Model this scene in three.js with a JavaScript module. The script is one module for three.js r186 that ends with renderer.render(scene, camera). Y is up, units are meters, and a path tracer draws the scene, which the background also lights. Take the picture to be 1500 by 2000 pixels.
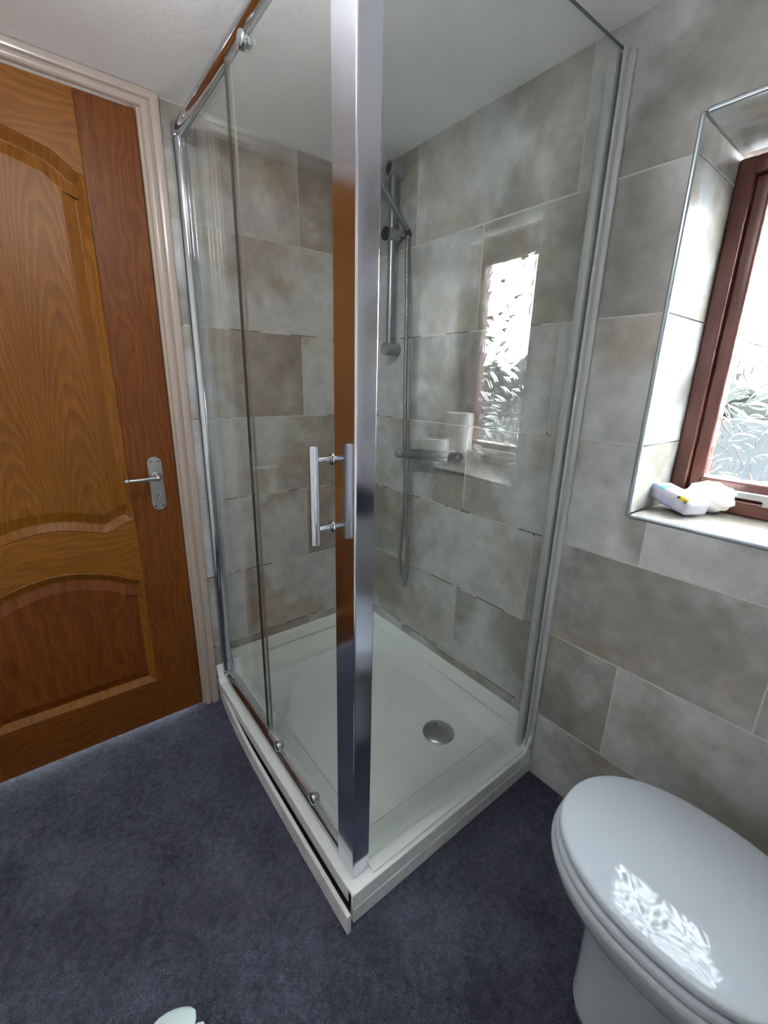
import * as THREE from 'three';
import { RoundedBoxGeometry } from 'three/addons/geometries/RoundedBoxGeometry.js';
import { mergeGeometries, mergeVertices, toCreasedNormals } from 'three/addons/utils/BufferGeometryUtils.js';

// ---------------------------------------------------------------- camera, sky, lights, exposure
const scene = new THREE.Scene();
const camera = new THREE.PerspectiveCamera(2 * Math.atan(1000 / 847.36) * 180 / Math.PI, 0.75, 0.02, 200);
camera.position.set(-1.1495, 1.2758, 1.6039);
camera.rotation.order = 'YXZ';
camera.rotation.set(-0.2888, -0.6704, 0.0241);
scene.background = new THREE.Color(0.86, 0.94, 1.0);          // even overcast sky
scene.backgroundIntensity = 10.5;
const renderer = new THREE.WebGLRenderer({ antialias: true });
renderer.toneMapping = THREE.LinearToneMapping;
renderer.toneMappingExposure = 6.4;
renderer.shadowMap.enabled = true;
const LAMP = [-1.06, 2.042, 0.90], LAMP_POWER = 0.15;                                     // the ceiling globe: place, candela

// ---------------------------------------------------------------- room measures (metres; x 0 is the window wall, z 0 the door wall)
const H = 2.042, XL = -2.0, ZF = 1.97;                       // ceiling, left wall, wall behind the camera
const ROW0 = 0.242, TH = 0.3, TL = 0.6, GAP = 0.0032;        // tile courses
const WIN = { z0: 1.1594, z1: 1.665, y0: 0.97, y1: 1.806, depth: 0.235 };
const DOOR = { x0: -1.562, x1: -0.8, y0: 0.007, y1: 1.994 };

// ---------------------------------------------------------------- small helpers
function rng(seed) { let a = seed >>> 0; return () => { a = (a + 0x6D2B79F5) | 0; let t = Math.imul(a ^ (a >>> 15), 1 | a); t = (t + Math.imul(t ^ (t >>> 7), 61 | t)) ^ t; return ((t ^ (t >>> 14)) >>> 0) / 4294967296; }; }
function hash(x, y, s) { let h = Math.imul(x, 374761393) + Math.imul(y, 668265263) + Math.imul(s, 974634533); h = Math.imul(h ^ (h >>> 13), 1274126177); return ((h ^ (h >>> 16)) >>> 0) / 4294967296; }
function vnoise(x, y, px, py, s) {                            // value noise repeating after px, py cells
  const xi = Math.floor(x), yi = Math.floor(y), fx = x - xi, fy = y - yi, u = fx * fx * (3 - 2 * fx), v = fy * fy * (3 - 2 * fy);
  const m = (n, p) => ((n % p) + p) % p, x0 = m(xi, px), x1 = m(xi + 1, px), y0 = m(yi, py), y1 = m(yi + 1, py);
  const a = hash(x0, y0, s), b = hash(x1, y0, s), c = hash(x0, y1, s), d = hash(x1, y1, s);
  return a + (b - a) * u + (c - a) * v + (a - b - c + d) * u * v;
}
function fbm(u, v, f, oct, s, gain = 0.5) { let t = 0, a = 1, n = 0; for (let i = 0; i < oct; i++) { t += a * vnoise(u * f, v * f, f, f, s + i * 17); n += a; a *= gain; f *= 2; } return t / n; }
const clamp = (x, a = 0, b = 1) => Math.min(b, Math.max(a, x)), lerp = (a, b, t) => a + (b - a) * t, smooth = (a, b, x) => { const t = clamp((x - a) / (b - a)); return t * t * (3 - 2 * t); };
const mix3 = (a, b, t) => [lerp(a[0], b[0], t), lerp(a[1], b[1], t), lerp(a[2], b[2], t)];
function dataTex(w, h, fn, srgb = true) {                     // fn(u, v) gives [r, g, b] in 0..255 or one number
  const d = new Uint8Array(w * h * 4);
  for (let j = 0; j < h; j++) for (let i = 0; i < w; i++) {
    const c = fn(i / w, j / h), k = (j * w + i) * 4;
    if (typeof c === 'number') d[k] = d[k + 1] = d[k + 2] = clamp(c, 0, 255); else { d[k] = clamp(c[0], 0, 255); d[k + 1] = clamp(c[1], 0, 255); d[k + 2] = clamp(c[2], 0, 255); }
    d[k + 3] = 255;
  }
  const t = new THREE.DataTexture(d, w, h, THREE.RGBAFormat);
  if (srgb) t.colorSpace = THREE.SRGBColorSpace;
  t.wrapS = t.wrapT = THREE.RepeatWrapping; t.magFilter = THREE.LinearFilter; t.minFilter = THREE.LinearMipmapLinearFilter; t.generateMipmaps = true; t.needsUpdate = true;
  return t;
}
const metres = (t, w, h, ox = 0, oy = 0) => { const c = t.clone(); c.repeat.set(1 / w, 1 / h); c.offset.set(ox, oy); c.needsUpdate = true; return c; };
const taken = new Map();
function numbered(n) { const k = taken.get(n) ?? 0; taken.set(n, k + 1); return k ? `${n}_${String(k).padStart(3, '0')}` : n; }
function shade(o) { o.traverse((m) => { if (m.isMesh) { m.castShadow = true; m.receiveShadow = true; } }); return o; }
function thing(name, label, category, pos = [0, 0, 0], group) { const o = new THREE.Group(); o.name = numbered(name); o.position.set(...pos); o.userData = { label, category }; if (group) o.userData.group = group; scene.add(o); return o; }
function struct(name, geo, mat, label) { const o = geo ? new THREE.Mesh(geo, mat) : new THREE.Group(); o.name = name; o.userData = { kind: 'structure', label }; scene.add(o); return o; }
function part(parent, name, geo, mat, pos, label) { const m = new THREE.Mesh(geo, mat); m.name = numbered(name); if (pos) m.position.set(...pos); if (label) m.userData.label = label; parent.add(m); return m; }
const box = (x0, x1, y0, y1, z0, z1) => new THREE.BoxGeometry(x1 - x0, y1 - y0, z1 - z0).translate((x0 + x1) / 2, (y0 + y1) / 2, (z0 + z1) / 2);
const rbox = (x0, x1, y0, y1, z0, z1, r = 0.002, s = 2) => new RoundedBoxGeometry(x1 - x0, y1 - y0, z1 - z0, s, Math.min(r, (x1 - x0) / 2.01, (y1 - y0) / 2.01, (z1 - z0) / 2.01)).translate((x0 + x1) / 2, (y0 + y1) / 2, (z0 + z1) / 2);
const merge = (list) => mergeGeometries(list.map((g) => { const n = g.index ? g.toNonIndexed() : g.clone(); for (const k of Object.keys(n.attributes)) if (!['position', 'normal', 'uv'].includes(k)) n.deleteAttribute(k); return n; }));
function planar(geo, fu, fv) { const p = geo.attributes.position, uv = new Float32Array(p.count * 2); for (let i = 0; i < p.count; i++) { const q = [p.getX(i), p.getY(i), p.getZ(i)]; uv[2 * i] = fu(...q); uv[2 * i + 1] = fv(...q); } geo.setAttribute('uv', new THREE.BufferAttribute(uv, 2)); return geo; }
function rodBetween(a, b, r, seg = 20, r2 = r) { const A = new THREE.Vector3(...a), B = new THREE.Vector3(...b), d = B.clone().sub(A), g = new THREE.CylinderGeometry(r2, r, d.length(), seg); g.applyQuaternion(new THREE.Quaternion().setFromUnitVectors(new THREE.Vector3(0, 1, 0), d.clone().normalize())); const m = A.add(B).multiplyScalar(0.5); return g.translate(m.x, m.y, m.z); }
function latheAlong(profile, a, dir, seg = 28) { const g = new THREE.LatheGeometry(profile.map(([r, y]) => new THREE.Vector2(r, y)), seg); g.applyQuaternion(new THREE.Quaternion().setFromUnitVectors(new THREE.Vector3(0, 1, 0), new THREE.Vector3(...dir).normalize())); return g.translate(...a); }
function tube(points, r, seg = 120, rad = 10, closed = false) { return new THREE.TubeGeometry(new THREE.CatmullRomCurve3(points.map((p) => new THREE.Vector3(...p)), closed, 'centripetal'), seg, r, rad, closed); }
function rounded(w, h, r) { const s = new THREE.Shape(), x = w / 2, y = h / 2; s.moveTo(-x + r, -y); s.lineTo(x - r, -y); s.absarc(x - r, -y + r, r, -Math.PI / 2, 0); s.lineTo(x, y - r); s.absarc(x - r, y - r, r, 0, Math.PI / 2); s.lineTo(-x + r, y); s.absarc(-x + r, y - r, r, Math.PI / 2, Math.PI); s.lineTo(-x, -y + r); s.absarc(-x + r, -y + r, r, Math.PI, 1.5 * Math.PI); return s; }
function extrude(shape, depth, bevel = 0, seg = 1, curve = 10) { return new THREE.ExtrudeGeometry(shape, { depth: depth - 2 * bevel, bevelEnabled: bevel > 0, bevelThickness: bevel, bevelSize: bevel, bevelOffset: -bevel, bevelSegments: seg, curveSegments: curve }).translate(0, 0, bevel); }
const poly = (pts) => new THREE.Shape(pts.map(([x, y]) => new THREE.Vector2(x, y)));

// ---------------------------------------------------------------- textures and materials
// stone-look porcelain: pale greige with soft brown-grey clouds and fine veins, 2.4 m across before it repeats
const stoneTex = dataTex(1536, 1536, (u, v) => {
  const wx = fbm(u, v, 5, 4, 11), wy = fbm(u, v, 5, 4, 23);
  const a = fbm(u + 0.10 * (wx - 0.5), v + 0.10 * (wy - 0.5), 6, 6, 5, 0.55), b = fbm(u + 0.06 * wx, v + 0.06 * wy, 9, 5, 77, 0.6), c = fbm(u, v, 60, 4, 131, 0.6);
  const vein = 1 - clamp(Math.abs(fbm(u + 0.12 * wx, v + 0.05 * wy, 8, 5, 301) - 0.5) * 26), patch = smooth(0.50, 0.68, a), warm = smooth(0.48, 0.66, b);
  let q = mix3([184, 185, 185], [128, 124, 117], 0.72 * patch);
  q = mix3(q, [152, 141, 122], 0.50 * warm);
  q = mix3(q, [110, 103, 93], 0.13 * vein * smooth(0.45, 0.6, a));
  const n = (c - 0.5) * 34 + (fbm(u, v, 22, 3, 401) - 0.5) * 22 + (hash(Math.floor(u * 1536), Math.floor(v * 1536), 9) - 0.5) * 5;
  return [q[0] + n, q[1] + n, q[2] + n];
});
const stoneGloss = dataTex(512, 512, (u, v) => 70 + 60 * fbm(u, v, 24, 4, 55), false);
const M = {};
const std = (o) => new THREE.MeshStandardMaterial(o), phys = (o) => new THREE.MeshPhysicalMaterial(o);
M.tile = phys({ map: metres(stoneTex, 2.4, 2.4), roughness: 0.4, specularIntensity: 0.8, bumpMap: metres(stoneGloss, 0.9, 0.9), bumpScale: 0.0004 });
M.revealTile = M.tile.clone(); M.revealTile.roughness = 0.2;
const groutTex = dataTex(2048, 2048, (u, v) => {                // u, v over 2.1 m from the room's corner; black mould where the photograph shows it in the wet joints
  const x = u * 2.1, y = v * 2.1, n = fbm(u, v, 200, 3, 71), s = fbm(u, v, 34, 3, 91);
  const wet = x < 0.93 && y < 1.5 ? 1 : 0, near = (r, w) => (Math.abs(y - r) < w ? 1 : 0);
  const dash = wet * (near(0.242, 0.01) * smooth(0.50, 0.56, s) + near(0.542, 0.01) * smooth(0.50, 0.55, s) + near(0.842, 0.01) * smooth(0.54, 0.58, s) + near(1.142, 0.01) * smooth(0.60, 0.66, s) * 0.6 + near(1.442, 0.01) * smooth(0.48, 0.6, s) * 0.7);
  const q = mix3([194, 191, 183], [44, 41, 36], clamp(dash) * (0.7 + 0.3 * n));
  const k = (n - 0.5) * 22; return [q[0] + k, q[1] + k, q[2] + k];
});
M.grout = std({ map: metres(groutTex, 2.1, 2.1), roughness: 0.9 });
const plasterBump = dataTex(512, 512, (u, v) => 255 * fbm(u, v, 40, 4, 3), false);
M.paint = std({ color: 0xf3f2f0, roughness: 0.85, bumpMap: metres(plasterBump, 0.5, 0.5), bumpScale: 0.0006 });
M.gloss = phys({ color: 0xae9f94, roughness: 0.28, clearcoat: 0.5, clearcoatRoughness: 0.15 });
M.lining = std({ color: 0xb09f8d, roughness: 0.45 });
M.chrome = std({ color: 0xc9ccd1, metalness: 1, roughness: 0.07 });
const brushTex = dataTex(256, 256, (u, v) => 120 + 50 * fbm(u, v, 24, 3, 8) + 20 * fbm(u, v, 90, 2, 4), false);
M.polished = std({ color: 0xd8dae4, metalness: 1, roughness: 0.2, roughnessMap: metres(brushTex, 0.3, 0.6) });
M.satin = std({ color: 0xb4b4b4, metalness: 1, roughness: 0.34 });
M.anodised = std({ color: 0xbfc0c1, metalness: 0.15, roughness: 0.3 });
M.trim = std({ color: 0x9fa8ad, metalness: 0.7, roughness: 0.3 });
M.greyplastic = std({ color: 0x868a8c, roughness: 0.38 });
M.rail = std({ color: 0x8d9297, metalness: 0.85, roughness: 0.3 });
M.black = std({ color: 0x17181a, roughness: 0.5 });
M.seal = std({ color: 0x232e29, roughness: 0.8 });
M.sealpale = phys({ color: 0x9b9a88, roughness: 0.5, transmission: 0.3, thickness: 0 });
M.glass = phys({ color: 0xfcfefd, roughness: 0.0, transmission: 1, thickness: 0, ior: 1.44 });
M.glassedge = std({ color: 0x5d6f68, roughness: 0.25 });
M.acrylic = phys({ color: 0xe4e8e5, roughness: 0.2, specularIntensity: 0.7 });
M.ceramic = phys({ color: 0xb2babd, roughness: 0.1, specularIntensity: 0.6 });
M.seat = phys({ color: 0xb3bbc2, roughness: 0.03, specularIntensity: 0.2 });
const boardTex = dataTex(512, 512, (u, v) => { const n = fbm(u, v, 12, 5, 15), d = fbm(u, v, 60, 3, 6); const q = mix3([216, 217, 216], [182, 178, 164], 0.4 * smooth(0.52, 0.72, n)); const k = (d - 0.5) * 14; return [q[0] + k, q[1] + k, q[2] + k]; });
M.board = std({ map: metres(boardTex, 0.5, 0.5), roughness: 0.45 });
M.paper = std({ color: 0xf0efec, roughness: 0.95 });
// oak veneer: straight grain, and the arched (cathedral) grain of the panels
function oak(seed, arched, light, dark, pore) {
  return dataTex(512, 1024, (u, v) => {                        // 0.5 m by 1 m; the grain runs along v
    const x = u - 0.5, w1 = fbm(u, v, 4, 4, seed), w2 = fbm(u, v, 9, 3, seed + 40);
    let f;
    if (arched) { const m = (x * 0.5 + 0.02 * (w1 - 0.5) + 1.70) % 0.1667 - 0.0833; f = 12 * v + 12 * 78 * m * m + 2.2 * w1 + 0.5 * w2; }
    else f = x * 18 + 6 * w1 + 0.8 * w2;
    const t = f - Math.floor(f), ring = smooth(0.0, 0.75, t) * (1 - smooth(0.82, 1.0, t));
    const fine = vnoise(u * 220, v * 14, 220, 14, seed + 5), p = smooth(0.72, 0.95, vnoise(u * 300, v * 26, 300, 26, seed + 9));
    let q = mix3(light, dark, (arched ? 0.42 : 0.34) * ring + 0.5 * (w1 - 0.4));
    q = mix3(q, pore, 0.35 * p * (0.3 + ring));
    const k = (fine - 0.5) * 16; return [q[0] + k, q[1] + k * 0.8, q[2] + k * 0.5];
  });
}
const oakArch = oak(3, true, [131, 81, 18], [97, 54, 9], [88, 46, 12]);
const oakStraight = oak(61, false, [115, 63, 16], [80, 39, 8], [76, 36, 10]);
const oakMid = oak(17, false, [135, 84, 20], [99, 55, 10], [92, 48, 12]);
M.oakPanel = phys({ map: metres(oakArch, 0.5, 1.0, 0.36, 0.1), roughness: 0.45, specularIntensity: 0.55 });
M.oakPanelLow = phys({ map: metres(oakStraight, 0.9, 1.2, 0.2, 0.4), color: 0xfff0e6, roughness: 0.45, specularIntensity: 0.55 });
M.oakStile = phys({ map: metres(oakStraight, 0.4, 1.1), roughness: 0.45, specularIntensity: 0.55 });
M.oakRail = phys({ map: metres(oakMid, 0.4, 1.2), roughness: 0.45, specularIntensity: 0.55 });
const mahogTex = dataTex(256, 512, (u, v) => { const w = fbm(u, v, 6, 4, 31), f = vnoise(u * 90, v * 8, 90, 8, 12), q = mix3([116, 60, 44], [74, 36, 28], clamp(0.6 * w + 0.5 * f - 0.1)); return q; });
M.mahogany = phys({ map: metres(mahogTex, 0.2, 0.6), roughness: 0.36, clearcoat: 0.3, clearcoatRoughness: 0.25 });
const carpetTex = dataTex(1024, 1024, (u, v) => {               // heathered slate-blue loop pile, 0.7 m across
  const a = hash(Math.floor(u * 512), Math.floor(v * 512), 2), b = hash(Math.floor(u * 1024), Math.floor(v * 1024), 3), c = fbm(u, v, 64, 3, 8), d = fbm(u, v, 6, 4, 21);
  const t = clamp(0.32 * a + 0.22 * b + 0.6 * (c - 0.5) + 0.55 * (d - 0.5) + 0.18);
  let q = mix3([56, 57, 69], [107, 109, 128], t); if (a > 0.985) q = mix3(q, [150, 150, 156], 0.6); if (a < 0.03) q = mix3(q, [26, 26, 34], 0.6);
  return q;
});
const carpetBump = dataTex(1024, 1024, (u, v) => 255 * (0.6 * hash(Math.floor(u * 512), Math.floor(v * 512), 2) + 0.4 * fbm(u, v, 128, 3, 8)), false);
M.carpet = phys({ map: metres(carpetTex, 0.7, 0.7), bumpMap: metres(carpetBump, 0.7, 0.7), bumpScale: 0.004, roughness: 1, sheen: 0.3, sheenRoughness: 0.8, sheenColor: new THREE.Color(0x555a70), specularIntensity: 0.2 });

// ---------------------------------------------------------------- tiling: one mesh per tile, cut round openings
function outlines(r, hole) {                                   // rectangle r minus rectangle hole, as closed loops [[x, y], ...]
  const [a, b, c, d] = r;
  if (!hole || hole[0] >= b || hole[1] <= a || hole[2] >= d || hole[3] <= c) return [[[a, c], [b, c], [b, d], [a, d]]];
  const xs = [a, ...[hole[0], hole[1]].filter((x) => x > a + 1e-6 && x < b - 1e-6), b], ys = [c, ...[hole[2], hole[3]].filter((y) => y > c + 1e-6 && y < d - 1e-6), d];
  const edges = new Map(), key = (p, q) => p.join() + '|' + q.join();
  for (let i = 0; i + 1 < xs.length; i++) for (let j = 0; j + 1 < ys.length; j++) {
    const mx = (xs[i] + xs[i + 1]) / 2, my = (ys[j] + ys[j + 1]) / 2;
    if (mx > hole[0] && mx < hole[1] && my > hole[2] && my < hole[3]) continue;
    const q = [[xs[i], ys[j]], [xs[i + 1], ys[j]], [xs[i + 1], ys[j + 1]], [xs[i], ys[j + 1]]];
    for (let k = 0; k < 4; k++) { const p = q[k], n = q[(k + 1) % 4]; if (!edges.delete(key(n, p))) edges.set(key(p, n), [p, n]); }
  }
  const loops = [];
  while (edges.size) {
    let [k0, [p, n]] = edges.entries().next().value; const loop = [p]; edges.delete(k0);
    while (n.join() !== loop[0].join()) { loop.push(n); const nx = [...edges.entries()].find(([, e]) => e[0].join() === n.join()); edges.delete(nx[0]); n = nx[1][1]; }
    loops.push(loop.filter((p, i) => { const q = loop[(i + loop.length - 1) % loop.length], r2 = loop[(i + 1) % loop.length]; return Math.abs((p[0] - q[0]) * (r2[1] - p[1]) - (p[1] - q[1]) * (r2[0] - p[0])) > 1e-9; }));
  }
  return loops;
}
const tileRand = rng(42);
function inset(loop, g) {                                       // axis-aligned loop shrunk by g
  const n = loop.length;
  return loop.map((p, i) => { const a = loop[(i + n - 1) % n], b = loop[(i + 1) % n], d1 = [Math.sign(p[0] - a[0]), Math.sign(p[1] - a[1])], d2 = [Math.sign(b[0] - p[0]), Math.sign(b[1] - p[1])]; return [p[0] + g * (-d1[1] - d2[1]), p[1] + g * (d1[0] + d2[0])]; });
}
function layTile(parent, loop, place, turn = [0, 0, 0], mat = M.tile) {
  const l = inset(loop, GAP / 2), cx = (Math.min(...l.map((p) => p[0])) + Math.max(...l.map((p) => p[0]))) / 2, cy = (Math.min(...l.map((p) => p[1])) + Math.max(...l.map((p) => p[1]))) / 2;
  const g = extrude(poly(l.map(([x, y]) => [x - cx, y - cy])), 0.008, 0.0008), ou = tileRand() * 2.4, ov = tileRand() * 2.4, flip = tileRand() < 0.5 ? -1 : 1, p = g.attributes.uv;
  for (let i = 0; i < p.count; i++) p.setXY(i, flip * p.getX(i) + ou, flip * p.getY(i) + ov);
  const m = part(parent, 'tile', g, mat); m.rotation.set(...turn); m.position.set(...place(cx, cy)); return m;
}
function tileWall(parent, u0, u1, hole, place, turn, y1 = H, shift = 0) {
  const rows = [[0, ROW0, 1]]; for (let k = 0; ROW0 + k * TH < y1 - 0.01; k++) rows.push([ROW0 + k * TH, Math.min(ROW0 + (k + 1) * TH, y1), k % 2]);
  for (const [a, b, odd] of rows) {
    const start = Math.floor(u0 / TL) * TL - TL + (odd ? TL / 2 : 0.006) + shift;
    for (let u = start; u < u1; u += TL) { const l = Math.max(u, u0), r = Math.min(u + TL, u1); if (r - l < 0.02) continue; for (const loop of outlines([l, r, a, b], hole)) { const w = Math.max(...loop.map((p) => p[0])) - Math.min(...loop.map((p) => p[0])); if (w > 0.012) layTile(parent, loop, place, turn); } }
  }
}

// ---------------------------------------------------------------- the room
const floor = struct('floor', planar(box(XL - 0.12, 0.33, -0.12, 0, -0.12, ZF + 0.12), (x) => x, (x, y, z) => z), M.carpet, 'dark slate blue carpet covering the bathroom floor');
struct('ceiling', planar(box(XL - 0.12, 0.33, H, H + 0.12, -0.12, ZF + 0.12), (x) => x, (x, y, z) => z), M.paint, 'plain white painted low ceiling');
const BK = 0.0006;                                              // grout face behind the tile faces
const doorHole = [DOOR.x0 - 0.014, DOOR.x1 + 0.014, 0, DOOR.y1 + 0.014];
const wallBack = struct('wall_back', planar(merge([box(XL - 0.12, doorHole[0], 0, H, -0.12, -BK), box(doorHole[1], 0.33, 0, H, -0.12, -BK), box(doorHole[0], doorHole[1], doorHole[3], H, -0.12, -BK)]), (x) => -x, (x, y) => y), M.grout, 'door wall faced with large pale stone effect tiles');
tileWall(wallBack, XL + 0.003, -0.003, [doorHole[0] - 0.03, doorHole[1] + 0.03, -1, doorHole[3] + 0.02], (u, v) => [u, v, -0.008], [0, 0, 0]);
const wallRight = struct('wall_right', planar(merge([box(BK, 0.33, 0, H, -0.12, WIN.z0 - 0.008), box(BK, 0.33, 0, H, WIN.z1 + 0.008, ZF + 0.12), box(BK, 0.33, 0, WIN.y0 - 0.008, WIN.z0 - 0.008, WIN.z1 + 0.008), box(BK, 0.33, WIN.y1 + 0.008, H, WIN.z0 - 0.008, WIN.z1 + 0.008)]), (x, y, z) => z, (x, y) => y), M.grout, 'window wall faced with large pale stone effect tiles');
tileWall(wallRight, 0.003, ZF - 0.003, [WIN.z0 - 0.004, WIN.z1 + 0.004, WIN.y0 - 0.004, WIN.y1 + 0.004], (u, v) => [0.008, v, u], [0, -Math.PI / 2, 0]);
const wallFront = struct('wall_front', planar(box(XL - 0.12, 0.33, 0, H, ZF + BK, ZF + 0.12), (x) => -x, (x, y) => y), M.paint, 'white painted wall above the toilet boxing, opposite the shower');
struct('wall_left', planar(box(XL - 0.12, XL, 0, H, -0.12, ZF + 0.12), (x, y, z) => z, (x, y) => y), M.paint, 'plain white painted wall opposite the window');
// reveal of the window: jamb tiles in the wall's courses, one sill tile, one head tile
{
const rect = (a, b, c, d) => [[a, c], [b, c], [b, d], [a, d]];
  const ys = [WIN.y0 + 0.001, ROW0 + 3 * TH, ROW0 + 4 * TH, ROW0 + 5 * TH, WIN.y1 - 0.001];
  for (let i = 0; i < 4; i++) {
    layTile(wallRight, rect(0.003, WIN.depth + 0.012, ys[i], ys[i + 1]), (u, v) => [u, v, WIN.z0 - 0.008], [0, 0, 0], M.revealTile);
    layTile(wallRight, rect(-WIN.depth - 0.012, -0.003, ys[i], ys[i + 1]), (u, v) => [-u, v, WIN.z1 + 0.008], [0, Math.PI, 0], M.revealTile);
  }
  layTile(wallRight, rect(0.003, WIN.depth + 0.012, -WIN.z1 + 0.001, -WIN.z0 - 0.001), (u, v) => [u, WIN.y0 - 0.008, -v], [-Math.PI / 2, 0, 0], M.revealTile);
  layTile(wallRight, rect(0.003, WIN.depth + 0.012, WIN.z0 + 0.001, WIN.z1 - 0.001), (u, v) => [u, WIN.y1 + 0.008, v], [Math.PI / 2, 0, 0], M.revealTile);
  // metal corner strips round the reveal: quarter-round nosing
  const r = 0.0065, nose = (len) => { const s = new THREE.Shape(); s.moveTo(0, 0); s.lineTo(r, 0); s.absarc(0, 0, r, 0, Math.PI / 2); s.lineTo(0, 0); return extrude(s, len, 0, 1, 6); };
  const Lz = WIN.z1 - WIN.z0, Ly = WIN.y1 - WIN.y0;
  part(wallRight, 'edge_strip', rbox(-0.003, 0.006, WIN.y0 - 0.006, WIN.y1 + 0.006, WIN.z0 - 0.010, WIN.z0 + 0.001, 0.005, 3), M.trim);
  part(wallRight, 'edge_strip', rbox(-0.003, 0.006, WIN.y0 - 0.006, WIN.y1 + 0.006, WIN.z1 - 0.001, WIN.z1 + 0.010, 0.005, 3), M.trim);
  part(wallRight, 'edge_strip', rbox(-0.003, 0.006, WIN.y0 - 0.010, WIN.y0 + 0.001, WIN.z0 + 0.001, WIN.z1 - 0.001, 0.005, 3), M.trim);
  part(wallRight, 'edge_strip', rbox(-0.003, 0.006, WIN.y1 - 0.001, WIN.y1 + 0.011, WIN.z0 + 0.001, WIN.z1 - 0.001, 0.005, 3), M.trim);
}
// tiled boxing behind the toilet (its reflection shows in the chrome corner post)
const LEDGE = { z: 1.75, y: 0.72, x: -0.95 };
const boxing = struct('wall_boxing', planar(box(LEDGE.x, -0.001, 0, LEDGE.y - BK, LEDGE.z + BK, ZF - 0.001), (x) => -x, (x, y) => y), M.grout, 'low tiled boxing behind the toilet with a flat top');
for (const [a, b] of [[0.003, 0.6], [0.6, -LEDGE.x]]) for (const [c, d] of [[0, ROW0], [ROW0, ROW0 + TH], [ROW0 + TH, LEDGE.y]]) layTile(boxing, [[a, c], [b, c], [b, d], [a, d]], (u, v) => [-u, v, LEDGE.z + 0.008], [0, Math.PI, 0]);
for (const [a, b] of [[LEDGE.x, -0.6], [-0.6, -0.003]]) layTile(boxing, [[a, -ZF + 0.002], [b, -ZF + 0.002], [b, -LEDGE.z], [a, -LEDGE.z]], (u, v) => [u, LEDGE.y - 0.008, -v], [-Math.PI / 2, 0, 0]);

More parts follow.
